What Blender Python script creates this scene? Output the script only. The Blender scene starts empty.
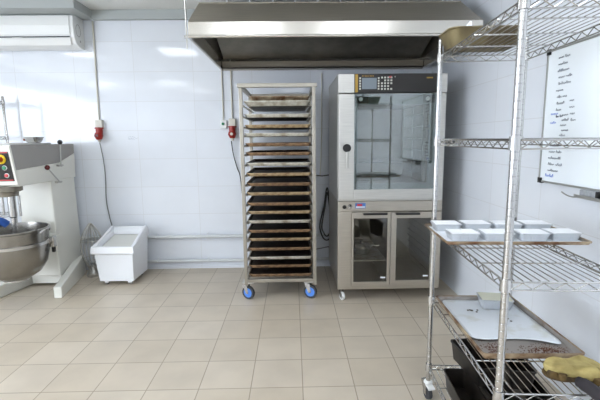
import bpy, bmesh, math, random
from mathutils import Vector, Matrix
random.seed(7)
PI = math.pi
S = bpy.context.scene
COL = S.collection

# ------------------------------------------------------------------ camera
F_PX, PITCH, YAW, ROLL, CAM_H = 409.66, .147, .016, .011, 1.45
def cam_dir(X, U):
    c, s = math.cos(ROLL), math.sin(ROLL); X, U = X*c+U*s, -X*s+U*c
    y = math.cos(PITCH)+math.sin(PITCH)*U; z = -math.sin(PITCH)+math.cos(PITCH)*U
    c, s = math.cos(YAW), math.sin(YAW)
    return Vector((X*c+y*s, -X*s+y*c, z))
cd = bpy.data.cameras.new('camera'); camo = bpy.data.objects.new('camera', cd); COL.objects.link(camo)
fw = cam_dir(0, 0).normalized(); rt = (cam_dir(1, 0)-cam_dir(0, 0)).normalized(); up = rt.cross(fw).normalized()
m = Matrix((rt, up, -fw)).transposed().to_4x4(); m.translation = Vector((0, 0, CAM_H))
camo.matrix_world = m
cd.sensor_width = 36; cd.sensor_fit = 'HORIZONTAL'; cd.lens = F_PX/600*36; cd.clip_start = .02
S.camera = camo
# ------------------------------------------------------------------ world, exposure, lamp strength
w = bpy.data.worlds.new('world'); S.world = w; w.use_nodes = True
w.node_tree.nodes['Background'].inputs[0].default_value = (.75, .85, 1, 1)
w.node_tree.nodes['Background'].inputs[1].default_value = .3
S.view_settings.view_transform = 'Standard'; S.view_settings.look = 'None'
S.view_settings.gamma = 1; S.view_settings.use_curve_mapping = False
S.view_settings.exposure = .74
LAMP = 7.0
FILL_WINDOW = 5.8
LAMP_COL = (.87, .92, 1.0)
# room
XR, XL, YB, YF, ZC = 1.518, -5.4, 4.568, -3.2, 2.80

# ------------------------------------------------------------------ materials
def lin(c): return tuple((v/12.92 if v <= .04045 else ((v+.055)/1.055)**2.4) for v in [x/255 for x in c])+(1,)
def newmat(name):
    m = bpy.data.materials.new(name); m.use_nodes = True
    return m, m.node_tree.nodes, m.node_tree.links, m.node_tree.nodes['Principled BSDF']
def mat(name, col, rough=.5, metal=0, noise=0, nscale=20, bump=0, spec=.5, col2=None, stretch=None, detail=4, lo=.35, hi=.65, aniso=0):
    m, N, L, b = newmat(name)
    b.inputs['Base Color'].default_value = lin(col); b.inputs['Roughness'].default_value = rough
    b.inputs['Metallic'].default_value = metal; b.inputs['Specular IOR Level'].default_value = spec
    if noise or col2 or bump:
        tc = N.new('ShaderNodeTexCoord'); mp = N.new('ShaderNodeMapping'); L.new(tc.outputs['Object'], mp.inputs[0])
        if stretch: mp.inputs['Scale'].default_value = stretch
        n = N.new('ShaderNodeTexNoise'); n.inputs['Scale'].default_value = nscale; n.inputs['Detail'].default_value = detail
        L.new(mp.outputs[0], n.inputs['Vector'])
        r = N.new('ShaderNodeValToRGB'); L.new(n.outputs['Fac'], r.inputs[0])
        c2 = lin(col2) if col2 else tuple(v*(1-noise) for v in lin(col)[:3])+(1,)
        r.color_ramp.elements[0].color = lin(col); r.color_ramp.elements[1].color = c2
        r.color_ramp.elements[0].position = lo; r.color_ramp.elements[1].position = hi
        L.new(r.outputs[0], b.inputs['Base Color'])
        if bump:
            bp = N.new('ShaderNodeBump'); bp.inputs['Strength'].default_value = bump; bp.inputs['Distance'].default_value = .002
            L.new(n.outputs['Fac'], bp.inputs['Height']); L.new(bp.outputs[0], b.inputs['Normal'])
    return m
def tile_mat(name, c1, c2, grout, bw, bh, off, axis, rough, mortar=.003, tint=.35):
    m, N, L, b = newmat(name)
    tc = N.new('ShaderNodeTexCoord'); sp = N.new('ShaderNodeSeparateXYZ'); cb = N.new('ShaderNodeCombineXYZ')
    L.new(tc.outputs['Object'], sp.inputs[0])
    a, c = {'xy': ('X', 'Y'), 'xz': ('X', 'Z'), 'yz': ('Y', 'Z')}[axis]
    for k, (src, o) in enumerate(((a, off[0]), (c, off[1]))):
        ad = N.new('ShaderNodeMath'); ad.operation = 'ADD'; ad.inputs[1].default_value = o
        L.new(sp.outputs[src], ad.inputs[0]); L.new(ad.outputs[0], cb.inputs[k])
    br = N.new('ShaderNodeTexBrick'); br.offset = 0; br.squash = 1
    for k, v in (('Scale', 1), ('Mortar Size', mortar), ('Mortar Smooth', .3), ('Bias', 0), ('Brick Width', bw), ('Row Height', bh)):
        br.inputs[k].default_value = v
    br.inputs['Color1'].default_value = lin(c1); br.inputs['Color2'].default_value = lin(c2); br.inputs['Mortar'].default_value = lin(grout)
    L.new(cb.outputs[0], br.inputs['Vector'])
    nz = N.new('ShaderNodeTexNoise'); nz.inputs['Scale'].default_value = 3.5; nz.inputs['Detail'].default_value = 8
    L.new(tc.outputs['Object'], nz.inputs['Vector'])
    mx = N.new('ShaderNodeMixRGB'); mx.blend_type = 'MULTIPLY'; mx.inputs[0].default_value = tint
    rp = N.new('ShaderNodeValToRGB'); rp.color_ramp.elements[0].color = (.72, .72, .72, 1); rp.color_ramp.elements[1].color = (1, 1, 1, 1)
    rp.color_ramp.elements[0].position = .3; rp.color_ramp.elements[1].position = .62
    L.new(nz.outputs['Fac'], rp.inputs[0]); L.new(br.outputs['Color'], mx.inputs[1]); L.new(rp.outputs[0], mx.inputs[2])
    L.new(mx.outputs[0], b.inputs['Base Color'])
    bp = N.new('ShaderNodeBump'); bp.invert = True; bp.inputs['Strength'].default_value = .15; bp.inputs['Distance'].default_value = .002
    L.new(br.outputs['Fac'], bp.inputs['Height']); L.new(bp.outputs[0], b.inputs['Normal'])
    b.inputs['Roughness'].default_value = rough
    b.inputs['Specular IOR Level'].default_value = .5
    return m
def glass_mat(name, tint, refl=.12, rough=.02):
    m = bpy.data.materials.new(name); m.use_nodes = True; N = m.node_tree.nodes; L = m.node_tree.links
    N.clear(); out = N.new('ShaderNodeOutputMaterial'); t = N.new('ShaderNodeBsdfTransparent'); g = N.new('ShaderNodeBsdfGlossy')
    t.inputs[0].default_value = tint+(1,); g.inputs['Roughness'].default_value = rough
    lw = N.new('ShaderNodeLayerWeight'); lw.inputs[0].default_value = .35
    ad = N.new('ShaderNodeMath'); ad.operation = 'ADD'; ad.inputs[1].default_value = refl; ad.use_clamp = True
    L.new(lw.outputs['Fresnel'], ad.inputs[0])
    mx = N.new('ShaderNodeMixShader'); L.new(ad.outputs[0], mx.inputs[0]); L.new(t.outputs[0], mx.inputs[1]); L.new(g.outputs[0], mx.inputs[2])
    L.new(mx.outputs[0], out.inputs[0]); return m
def emit_mat(name, col, st):
    m, N, L, b = newmat(name); b.inputs['Base Color'].default_value = (.9, .9, .9, 1)
    b.inputs['Emission Color'].default_value = col+(1,); b.inputs['Emission Strength'].default_value = st; return m
M = dict(
    wall=tile_mat('wall_tiles', (222, 226, 232), (225, 229, 235), (213, 215, 217), .63, .31, (1.69+6.3, -.014+3.1), 'xz', .07, .003, .1),
    wallr=tile_mat('side_wall_tiles', (223, 227, 233), (226, 230, 236), (214, 216, 219), .63, .31, (6.35, -.014+3.1), 'yz', .2, .003, .1),
    floor=tile_mat('floor_tiles', (194, 182, 163), (202, 191, 174), (152, 140, 122), .307, .307, (.267+30.7, -3.463+30.7), 'xy', .38, .0035, .4),
    ceil=mat('ceiling_paint', (225, 226, 222), .7), cornice=mat('grey_cornice_paint', (172, 177, 176), .55),
    steel=mat('brushed_steel', (208, 206, 200), .36, .85, .12, 6, 0, stretch=(1, 1, 40)),
    hood=mat('hood_steel', (172, 165, 152), .33, .9, .15, 5, 0, stretch=(1, 30, 30)),
    hoodrim=mat('hood_rim_steel', (210, 206, 198), .25, .9),
    darksteel=mat('cavity_steel', (140, 134, 122), .4, .8, .25, 8),
    chrome=mat('chrome', (192, 191, 189), .2, .95), chromed=mat('aged_chrome', (188, 186, 180), .32, .8),
    white=mat('white_plastic', (235, 236, 234), .35), offw=mat('cream_enamel', (226, 225, 216), .3),
    grey=mat('plain_grey', (150, 147, 142), .35), black=mat('black_plastic', (18, 17, 16), .35),
    panelblack=mat('panel_black', (30, 27, 24), .4),
    gold=mat('gold_strip', (178, 140, 50), .4), red=mat('red_plastic', (150, 36, 26), .35), darkred=mat('dark_red_plastic', (95, 25, 25), .25),
    yellow=mat('yellow_plastic', (235, 200, 30), .4), green=mat('green_plastic', (30, 130, 85), .4), blue=mat('blue_wheel', (84, 138, 222), .45),
    bluelab=mat('blue_label', (70, 110, 170), .4), redlab=mat('red_label', (200, 50, 50), .4),
    rubber=mat('dark_rubber', (60, 62, 66), .6), cable=mat('grey_cable', (120, 122, 122), .5), darkcable=mat('dark_cable', (55, 54, 52), .5),
    conduit=mat('conduit_plastic', (206, 203, 192), .5), pipe=mat('painted_pipe', (205, 208, 208), .4),
    traydark=mat('baked_tray_steel', (58, 42, 32), .5, .35, 0, 9, col2=(24, 17, 14)),
    rimbrown=mat('baked_rim', (150, 122, 92), .45, .4, 0, 25, col2=(86, 62, 44), stretch=(1, 1, 1)),
    rimtan=mat('tan_rim', (186, 166, 132), .42, .45, 0, 25, col2=(120, 92, 62)),
    rimlight=mat('aluminium_rim', (205, 203, 192), .4, .5, 0, 20, col2=(160, 150, 132)),
    alutray=mat('aluminium_tray', (188, 187, 180), .4, .5, 0, 8, col2=(140, 128, 112)),
    stained=mat('stained_tray', (158, 152, 146), .42, .45, 0, 9, col2=(104, 74, 54), lo=.58, hi=.78, detail=8),
    stainrim=mat('stained_tray_rim', (184, 166, 138), .4, .45, 0, 14, col2=(112, 78, 50)),
    olive=mat('olive_pan', (128, 116, 82), .5, .25, 0, 7, col2=(78, 66, 46), detail=8),
    foil=mat('foil', (206, 209, 212), .35, .6), lid=mat('white_lid', (246, 248, 250), .6),
    creamlid=mat('cream_lid', (236, 236, 216), .6), paper=mat('baking_paper', (214, 219, 224), .7, 0, 0, 9, col2=(190, 190, 180), lo=.55, hi=.75),
    paperw=mat('white_paper', (236, 241, 246), .7), blackpan=mat('black_pan', (24, 22, 20), .42, .3, 0, 14, col2=(48, 42, 36)),
    mitt=mat('yellow_mitt_cloth', (174, 158, 100), .85, 0, 0, 30, bump=.5, col2=(146, 130, 78)), mittd=mat('scorched_mitt', (96, 76, 38), .85, 0, 0, 25, bump=.5, col2=(44, 32, 20)),
    darkcloth=mat('dark_cloth', (38, 34, 38), .75), board=mat('whiteboard_surface', (238, 244, 248), .25),
    alu=mat('board_aluminium', (170, 170, 166), .35, .7), ink=mat('black_ink', (70, 78, 92), .6), binkk=mat('blue_ink', (70, 110, 200), .6),
    faint=mat('pencil_scribble', (150, 158, 168), .8), display=mat('grey_display', (128, 138, 145), .25),
    key=mat('pale_key', (200, 200, 190), .5), sticker=mat('white_sticker', (225, 228, 228), .5),
    glass=glass_mat('door_glass', (.80, .86, .84), .16), smoke=glass_mat('smoked_glass', (.80, .80, .77), .03),
    blueb=mat('blue_cloth', (50, 95, 175), .7), eraser=mat('eraser_felt', (160, 163, 166), .8, 0, .2, 60),
    bin=mat('bin_plastic', (238, 240, 243), .4), binlid=mat('bin_inner', (218, 218, 212), .45),
)
M['racksteel'] = mat('rack_steel', (178, 172, 160), .38, .85, .15, 8)
M['cabsteel'] = mat('cabinet_steel', (190, 183, 171), .36, .85, .12, 6, stretch=(1, 1, 40))
M['bowlsteel'] = mat('bowl_steel', (146, 143, 137), .24, .95)
M['lampdiff'] = emit_mat('lamp_diffuser', LAMP_COL, LAMP)

# ------------------------------------------------------------------ mesh helpers
class MB:
    def __init__(s): s.bm = bmesh.new()
    def box(s, x0, y0, z0, x1, y1, z1):
        v = [s.bm.verts.new(p) for p in ((x0,y0,z0),(x1,y0,z0),(x1,y1,z0),(x0,y1,z0),(x0,y0,z1),(x1,y0,z1),(x1,y1,z1),(x0,y1,z1))]
        for f in ((3,2,1,0),(4,5,6,7),(0,1,5,4),(1,2,6,5),(2,3,7,6),(3,0,4,7)): s.bm.faces.new([v[i] for i in f])
        return s
    def hexa(s, bot, top):
        v = [s.bm.verts.new(p) for p in list(bot)+list(top)]; n = len(bot)
        s.bm.faces.new([v[i] for i in range(n-1, -1, -1)]); s.bm.faces.new([v[n+i] for i in range(n)])
        for i in range(n): j = (i+1) % n; s.bm.faces.new([v[i], v[j], v[n+j], v[n+i]])
        return s
    def loft(s, loops, cap0=True, cap1=True, closed=True):
        L = [[s.bm.verts.new(p) for p in lp] for lp in loops]
        for a, b in zip(L, L[1:]):
            n = len(a)
            for i in range(n if closed else n-1): j = (i+1) % n; s.bm.faces.new([a[i], a[j], b[j], b[i]])
        if cap0: s.bm.faces.new(L[0][::-1])
        if cap1: s.bm.faces.new(L[-1])
        return s
    def tube(s, pts, r, seg=8, closed=False):
        pts = [Vector(p) for p in pts]; n = len(pts); loops = []; prev = None
        for i, p in enumerate(pts):
            if closed: t = pts[(i+1) % n]-pts[i-1]
            else: t = pts[min(i+1, n-1)]-pts[max(i-1, 0)]
            t.normalize()
            if prev is None:
                a = Vector((0,0,1)) if abs(t.z) < .9 else Vector((1,0,0)); u = t.cross(a).normalized()
            else:
                u = prev-t*prev.dot(t)
                u = u.normalized() if u.length > 1e-6 else t.orthogonal().normalized()
            prev = u; v = t.cross(u); rr = r[i] if isinstance(r, (list, tuple)) else r
            loops.append([p+u*math.cos(2*PI*k/seg)*rr+v*math.sin(2*PI*k/seg)*rr for k in range(seg)])
        if closed: loops.append(loops[0])
        if closed:
            L = [[s.bm.verts.new(q) for q in lp] for lp in loops[:-1]]
            for i in range(n):
                a, b = L[i], L[(i+1) % n]
                for k in range(seg): j = (k+1) % seg; s.bm.faces.new([a[k], a[j], b[j], b[k]])
        else: s.loft(loops)
        return s
    def cyl(s, p, q, r, seg=16, r2=None): return s.tube([p, q], [r, r if r2 is None else r2], seg)
    def lathe(s, prof, seg=32, c=(0,0,0), axis='z', caps=True):
        def P(r, h, a):
            x, y = r*math.cos(a), r*math.sin(a)
            d = {'z': (x, y, h), 'x': (h, x, y), 'y': (x, -h, y)}[axis]
            return (c[0]+d[0], c[1]+d[1], c[2]+d[2])
        return s.loft([[P(r, h, 2*PI*k/seg) for k in range(seg)] for r, h in prof], caps, caps)
    def prism(s, poly, lo, hi, f):
        return s.hexa([f(a, b, lo) for a, b in poly], [f(a, b, hi) for a, b in poly])
    def build(s, name, m, parent=None, smooth=False, bevel=0, loc=None, rotz=None, bseg=2):
        bmesh.ops.recalc_face_normals(s.bm, faces=s.bm.faces)
        me = bpy.data.meshes.new(name); s.bm.to_mesh(me); s.bm.free()
        o = bpy.data.objects.new(name, me); COL.objects.link(o); me.materials.append(M[m] if isinstance(m, str) else m)
        if smooth:
            for p in me.polygons: p.use_smooth = True
            me.set_sharp_from_angle(angle=math.radians(40))
        if bevel:
            b = o.modifiers.new('bevel', 'BEVEL'); b.width = bevel; b.segments = bseg; b.limit_method = 'ANGLE'; b.angle_limit = .6
        if parent: o.parent = parent
        if loc: o.location = loc
        if rotz is not None: o.rotation_euler.z = rotz
        return o
def rrect(w, d, r, z, cx=0, cy=0, n=4):
    r = min(r, w/2-1e-4, d/2-1e-4); P = []
    for k, (sx, sy) in enumerate(((1,1),(-1,1),(-1,-1),(1,-1))):
        for i in range(n+1):
            a = PI/2*k+PI/2*i/n
            P.append((cx+sx*(w/2-r)+r*math.cos(a), cy+sy*(d/2-r)+r*math.sin(a), z))
    return P
def tag(o, label, cat, group=None, kind=None):
    o['label'] = label; o['category'] = cat
    if group: o['group'] = group
    if kind: o['kind'] = kind
    return o
def thing(name, label, cat, loc=(0,0,0), rotz=0, group=None):
    o = bpy.data.objects.new(name, None); COL.objects.link(o); o.location = loc; o.rotation_euler.z = rotz
    o.empty_display_size = .1
    return tag(o, label, cat, group)
def struct(o): o['kind'] = 'structure'; return o
def kids(o): return [c for c in bpy.data.objects if c.parent == o]
def dup(o, loc=None, rotz=None, label=None, parent=None):
    ch = kids(o); c = o.copy(); COL.objects.link(c); c.parent = parent
    if loc: c.location = loc
    if rotz is not None: c.rotation_euler.z = rotz
    if label: c['label'] = label
    for k in ch: dup(k, parent=c)
    return c
def smoothpath(pts, n=8, closed=False):
    P = [Vector(p) for p in pts]; out = []; N = len(P)
    for i in range(N if closed else N-1):
        a = P[(i-1) % N] if closed else P[max(i-1, 0)]; b = P[i]; c = P[(i+1) % N]; d = P[(i+2) % N] if closed else P[min(i+2, N-1)]
        for k in range(n):
            t = k/n
            out.append(.5*((2*b)+(-a+c)*t+(2*a-5*b+4*c-d)*t*t+(-a+3*b-3*c+d)*t*t*t))
    if not closed: out.append(P[-1])
    return out

# ------------------------------------------------------------------ room shell
T = .12
struct(MB().box(XL-T, YF-T, -T, XR+T, YB+T, 0).build('floor', 'floor'))
struct(MB().box(XL-T, YF-T, ZC, XR+T, YB+T, ZC+T).build('ceiling', 'ceil'))
wb = struct(MB().box(XL, YB, 0, XR, YB+T, ZC).build('wall_back', 'wall'))
struct(MB().box(XR, YF, 0, XR+T, YB+T, ZC).build('wall_right', 'wallr'))
struct(MB().box(XL-T, YF, 0, XL, YB+T, ZC).build('wall_left', 'wallr'))
struct(MB().box(XL-T, YF-T, 0, XR+T, YF, ZC).build('wall_front', 'wall'))
# grey cornice along the wall top, boxed-out section over the air conditioner
cor = MB().box(-2.07, YB-.05, 2.705, XR, YB, 2.80)
struct(cor.build('trim_1', 'cornice'))
so = MB().box(XL, 4.17, 2.715, -2.07, YB, 2.80); struct(so.build('trim_2', 'cornice'))
sc = MB()  # faint pencil scribble on the tiles
for k in range(3):
    sc.tube([(-1.80+.012*i, YB-.001, 1.50-.016*k+random.uniform(-.007, .007)) for i in range(7+3*(k == 1))], .0012, 4)
sc.build('scribble', 'faint', wb)
# skirting strip under the pipes
struct(MB().box(XL, YB-.012, 0, XR-.02, YB, .035).build('baseboard_back', 'wall'))

# ------------------------------------------------------------------ ceiling lights
def lamp(x, y, w, d, label):
    t = thing('ceiling_light', label, 'ceiling light', (x, y, ZC), 0, 'ceiling panel lights')
    f = MB(); f.box(-w/2-.02, -d/2-.02, -.03, w/2+.02, -d/2, 0).box(-w/2-.02, d/2, -.03, w/2+.02, d/2+.02, 0)
    f.box(-w/2-.02, -d/2, -.03, -w/2, d/2, 0).box(w/2, -d/2, -.03, w/2+.02, d/2, 0).build('lamp_frame', 'white', t)
    MB().box(-w/2, -d/2, -.022, w/2, d/2, -.004).build('diffuser', 'lampdiff', t)
for x, y, nm in ((-3.2, 2.65, 'above the mixer'), (-1.7, 2.65, 'left of the extractor hood'), (-4.65, 2.65, 'at the left end of the row nearest the back wall'),
        (.75, 1.2, 'in front of the hood over the wire shelving'), (-.5, 1.2, 'over the middle of the floor'), 
        (.5, -.8, 'right behind the viewer'), (-1.1, -.8, 'behind the viewer'), (-2.8, -.8, 'behind the viewer towards the left wall'), (-4.4, -.8, 'beside the added left window'), (0, -2.3, 'nearest the rear wall'), (-2.4, -2.3, 'left along the rear wall')):
    lamp(x, y, .50 if y > 2 else .60, .60, 'square white ceiling panel light '+nm)

# window added to the unseen left wall, glows to brighten the room
wn = struct(MB().box(XL+.001, -2.7, .60, XL+.012, 1.5, 2.50).build('fill_window_1', emit_mat('fill_pane', (.80, .88, 1), FILL_WINDOW)))
mb = MB()
for a in (-2.75, -1.33, .08, 1.50): mb.box(XL, a, .55, XL+.05, a+.05, 2.55)
mb.box(XL, -2.75, .55, XL+.05, 1.55, .60).box(XL, -2.75, 2.50, XL+.05, 1.55, 2.55).build('fill_window_frame', 'white', wn)

# ------------------------------------------------------------------ extractor hood
hd = thing('extractor_hood', 'large stainless steel extractor hood hung over the oven and tray rack', 'hood', (0, 0, 2.19))
x0, x1, y0, y1 = -.745, 1.40, 3.12, YB-.004
def ringwall(mb, A, B, t):   # closed band between loop A (low) and B (high), thickness t inward
    def ins(l, t): return [(l[0][0]+t, l[0][1]+t, l[0][2]), (l[1][0]-t, l[1][1]+t, l[1][2]), (l[2][0]-t, l[2][1]-t, l[2][2]), (l[3][0]+t, l[3][1]-t, l[3][2])]
    mb.loft([A, B, ins(B, t), ins(A, t), A], False, False)
def rc(a, b, c, d, z): return [(a, c, z), (b, c, z), (b, d, z), (a, d, z)]
mb = MB(); ringwall(mb, rc(x0, x1, y0, y1, .012), rc(x0, x1, y0, y1, .105), .012); mb.build('rim_band', 'hoodrim', hd)
mb = MB(); ringwall(mb, rc(x0, x1, y0, y1, .105), rc(x0+.01, x1-.03, y0+.34, y1, .335), .01)
mb.box(x0+.012, y0+.342, .33, x1-.032, y1-.002, .345); mb.build('canopy', 'hood', hd)
mb = MB(); lp = [(x0, y0, .006), (x1, y0, .006), (x1, y1-.02, .006), (x0, y1-.02, .006)]
for a, b in zip(lp, lp[1:]+lp[:1]):
    mb.cyl(a, b, .011, 10)
mb.build('lip', 'hoodrim', hd, True)
MB().box(x0+.02, y1-.12, .0, x1-.02, y1-.10, .07).box(x0+.02, y1-.12, 0, x1-.02, y1-.002, .012).build('grease_gutter', 'hood', hd)
mb = MB().hexa([(x0+.04, y1-.75, .29), (x1-.06, y1-.75, .29), (x1-.06, y1-.13, .09), (x0+.04, y1-.13, .09)], [(x0+.04, y1-.74, .31), (x1-.06, y1-.74, .31), (x1-.06, y1-.12, .11), (x0+.04, y1-.12, .11)])
mb.build('inner_baffle', 'darksteel', hd)
for x, y in ((x0-.015, y0+.01), (x0+.05, y1-.06), (x0+.16, y1-.5)):
    MB().cyl((x, y, -.08 if y < 3.3 else .346), (x, y, ZC-2.19), .005 if y < 3.3 else .007, 8).build('hanging_rod', 'chromed', hd, True)
MB().box(x0-.03, y0-.005, -.005, x0+.02, y0+.03, .012).build('rod_bracket', 'chrome', hd)
for i in range(9): MB().box(x0+.12+i*.22, y1-.35, .346, x0+.135+i*.22, y1-.33, ZC-2.19-.002).build('upper_hanger', 'white', hd)

# ------------------------------------------------------------------ air conditioner
ac = thing('air_conditioner', 'white wall-mounted air conditioner unit above the mixer', 'air conditioner', (-3.09, YB, 2.405))
prof = [(0, 0), (-.10, 0), (-.17, .03), (-.205, .09), (-.215, .20), (-.208, .29), (-.185, .31), (0, .31)]
MB().prism(prof, .0, .905, lambda a, b, h: (h, a, b)).build('housing', 'white', ac, bevel=.006)
mb = MB().prism([(-.222, .11), (-.228, .20), (-.216, .295), (-.206, .295), (-.218, .2), (-.21, .11)], -.02, .87, lambda a, b, h: (h, a, b)); mb.build('front_panel', 'white', ac, bevel=.003)
MB().box(-.01, -.214, .088, .86, -.20, .098).build('air_slot', 'black', ac)
MB().hexa([(-.0, -.17, .018), (.86, -.17, .018), (.86, -.207, .078), (0, -.207, .078)], [(-.0, -.178, .016), (.86, -.178, .016), (.86, -.215, .078), (0, -.215, .078)]).build('louvre', 'white', ac)
for i in range(2): MB().box(.06+.23*i, -.216, .079, .16+.23*i, -.209, .087).build('slot_vane', 'white', ac)
lg = MB(); lg.tube([(.9055, -.12+.045*math.cos(a*PI/8), .17+.06*math.sin(a*PI/8)) for a in range(16)], .0025, 6, True)
lg.box(.905, -.10, .06, .9065, -.085, .08).build('end_cap_mark', 'grey', ac)

# ------------------------------------------------------------------ wall pipes, conduits, sockets
def clip(x, z, r, par):
    MB().tube([(x, YB, z-r-.012), (x, YB-.03, z-r-.004), (x, YB-.045, z-r*.9), (x, YB-.047-r, z), (x, YB-.045, z+r*.9), (x, YB-.03, z+r+.004), (x, YB, z+r+.012)], .004, 6).build('pipe_clip', 'pipe', par, True)
for nm, z, r, lab in (('wall_pipe', .378, .018, 'upper grey pipe running along the back wall'), ('wall_pipe', .098, .017, 'lower white pipe running along the back wall near the floor')):
    p = MB().cyl((-3.6, YB-.042, z), (1.45, YB-.042, z), r, 14).build(nm, 'pipe', None, True); tag(p, lab, 'pipe', 'pipes along the back wall')
    for x in (-3.2, -2.5, -1.55, -.98, -.25, .30, 1.2): clip(x, z, r, p)
def conduit(x, zt, zb, lab, r=.009, dx=0):
    return tag(MB().cyl((x-dx, YB-.012, zt), (x, YB-.012, zb), r, 10).build('conduit', 'conduit', None, True), lab, 'conduit', 'vertical wall conduits')
def socket(x, z, lab):
    t = thing('wall_socket', lab, 'socket', (x, YB, z), 0, 'red industrial plugs on the back wall')
    MB().box(-.035, -.055, .035, .04, 0, .115).build('socket_box', 'conduit', t, bevel=.006)
    mb = MB(); mb.lathe([(.030, .02), (.046, .022), (.046, .034), (.030, .036)], 20, (0, -.04, -.0), 'z'); mb.lathe([(.036, -.04), (.036, .022)], 20, (0, -.04, 0), 'z')
    mb.build('socket_collar', 'red', t, True)
    mb = MB(); mb.tube([(0, -.055, -.03), (0, -.062, -.055), (0, -.055, -.09)], [.040, .046, .030], 16); mb.build('plug', 'red', t, True)
    MB().tube([(0, -.095, -.05), (0, -.111, -.05)], [.016, .016], 12).build('plug_marking', 'darkred' if x < -1 else 'conduit', t, True)
    MB().tube([(0, -.055, -.09), (0, -.05, -.12)], [.022, .012], 12).build('cable_gland', 'conduit', t, True)
    return t
conduit(-2.095, 2.70, 1.67, 'cream vertical conduit down to the left red plug', dx=-.015)
socket(-2.09, 1.565, 'red three-phase plug in a socket right of the mixer')
tag(MB().tube(smoothpath([(-2.09, YB-.05, 1.44), (-2.075, YB-.03, 1.25), (-2.075, YB-.015, 1.05), (-2.085, YB-.015, .80), (-2.06, YB-.02, .60), (-2.035, YB-.03, .45), (-2.06, YB-.09, .22), (-2.10, YB-.10, .04)]), .0055, 8).build('power_cable', 'cable', None, True), 'grey power cable hanging down from the left red plug', 'cable')
conduit(-.752, 2.40, 1.66, 'thin conduit down to the small green-button box', .007)
conduit(-.655, 2.40, 1.66, 'conduit down to the red plug beside the tray rack', .009)
bb = thing('switch_box', 'small white wall box with a green button beside the right red plug', 'switch box', (-.750, YB, 1.62))
MB().box(-.035, -.04, -.045, .035, 0, .045).build('box_body', 'white', bb, bevel=.006); MB().lathe([(.014, 0), (.014, .014), (.010, .018)], 16, (-.003, -.038, .004), 'y').build('push_button', 'green', bb, True)
socket(-.655, 1.565, 'red three-phase plug in a socket just left of the tray rack')
tag(MB().tube(smoothpath([(-.668, YB-.05, 1.44), (-.655, YB-.03, 1.30), (-.62, YB-.02, 1.15), (-.585, YB-.02, 1.02), (-.56, YB-.02, .6), (-.55, YB-.02, .42)]), .0055, 8).build('power_cable', 'darkcable', None, True), 'dark power cable dropping from the right red plug behind the tray rack', 'cable')
tag(MB().tube(smoothpath([(.20, YB-.03, 1.05), (.26, YB-.03, 1.052), (.32, YB-.03, 1.045), (.40, YB-.035, 1.055), (.47, YB-.03, 1.05)]), .006, 8).build('hose', 'darkcable', None, True), 'thin dark hose crossing the wall between rack and oven at mid height', 'hose')
for k, (dx, lab) in enumerate(((0, 'outer loop of dark cable hanging on the wall between rack and oven'), (.014, 'inner loop of dark cable hanging on the wall beside the oven'))):
    sx = 1-.28*k
    tag(MB().tube(smoothpath([(.372, YB-.085-.02*k, .92-.05*k), (.372-.035*sx, YB-.10-.02*k, .72), (.365-.075*sx, YB-.10-.02*k, .50), (.36-.04*sx, YB-.10-.02*k, .37+.05*k), (.366, YB-.10-.02*k, .33+.05*k), (.37+.04*sx, YB-.10-.02*k, .37+.05*k), (.37+.07*sx, YB-.10-.02*k, .50), (.372+.03*sx, YB-.10-.02*k, .72)], 8, True), .0075, 8, True).build('cable_loop', 'darkcable', None, True), lab, 'cable', 'hanging cable loops')
tag(MB().tube(smoothpath([(.20, YB-.09, .215), (.30, YB-.09, .235), (.40, YB-.09, .25), (.48, YB-.09, .215)]), .005, 8).build('floor_cable', 'darkcable', None, True), 'thin dark cable crossing low between rack and oven', 'cable')
tag(MB().tube(smoothpath([(.30, YB-.012, 1.05), (.315, YB-.012, 1.4), (.32, YB-.012, 1.8), (.32, YB-.012, 2.15)]), .006, 8).build('conduit', 'conduit', None, True), 'vertical cable between the tray rack and the oven, rising to the hood', 'conduit', 'vertical wall conduits')

# ------------------------------------------------------------------ tray rack with trays
RX0, RX1, RY0, RY1, RZ = -.455, .20, 3.583, 4.40, 1.92
rk = thing('tray_rack', 'tall stainless steel bakery tray rack on blue-wheeled castors left of the oven', 'rack', ((RX0+RX1)/2, (RY0+RY1)/2, 0))
hx, hy = (RX1-RX0)/2, (RY1-RY0)/2
for sx in (-1, 1):
    for sy in (-1, 1):
        xa, xb = sorted((sx*hx, sx*(hx-.03))); ya, yb = sorted((sy*hy, sy*(hy-.03)))
        MB().box(xa, ya, .135, xb, yb, RZ-.03).build('post', 'racksteel', rk, bevel=.003)
mb = MB(); mb.box(-hx-.012, -hy-.004, RZ-.03, hx+.012, -hy+.03, RZ+.004); mb.box(-hx, hy-.03, RZ-.03, hx, hy, RZ)
mb.box(-hx, -hy+.03, RZ-.03, -hx+.03, hy-.03, RZ); mb.box(hx-.03, -hy+.03, RZ-.03, hx, hy-.03, RZ); mb.build('top_frame', 'racksteel', rk, bevel=.003)
mb = MB(); mb.box(-hx+.03, -hy, .165, hx-.03, -hy+.03, .195); mb.box(-hx+.03, hy-.03, .165, hx-.03, hy, .195)
mb.box(-hx, -hy+.03, .15, -hx+.03, hy-.03, .18); mb.box(hx-.03, -hy+.03, .15, hx, hy-.03, .18); mb.build('bottom_frame', 'racksteel', rk, bevel=.003)
TZ = [1.735, 1.640, 1.550, 1.478, 1.392, 1.312, 1.222, 1.132, 1.045, .962, .870, .793, .708, .622, .545, .457, .373, .298, .214]
for z in TZ:
    for sx in (-1, 1):
        a, b = sorted((sx*(hx-.031), sx*(hx-.054))); c, d = sorted((sx*(hx-.031), sx*(hx-.034)))
        MB().box(a, -hy+.01, z-.004, b, hy-.01, z-.001).box(c, -hy+.01, z-.001, d, hy-.01, z+.012).build('tray_slide', 'racksteel', rk)
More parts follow.
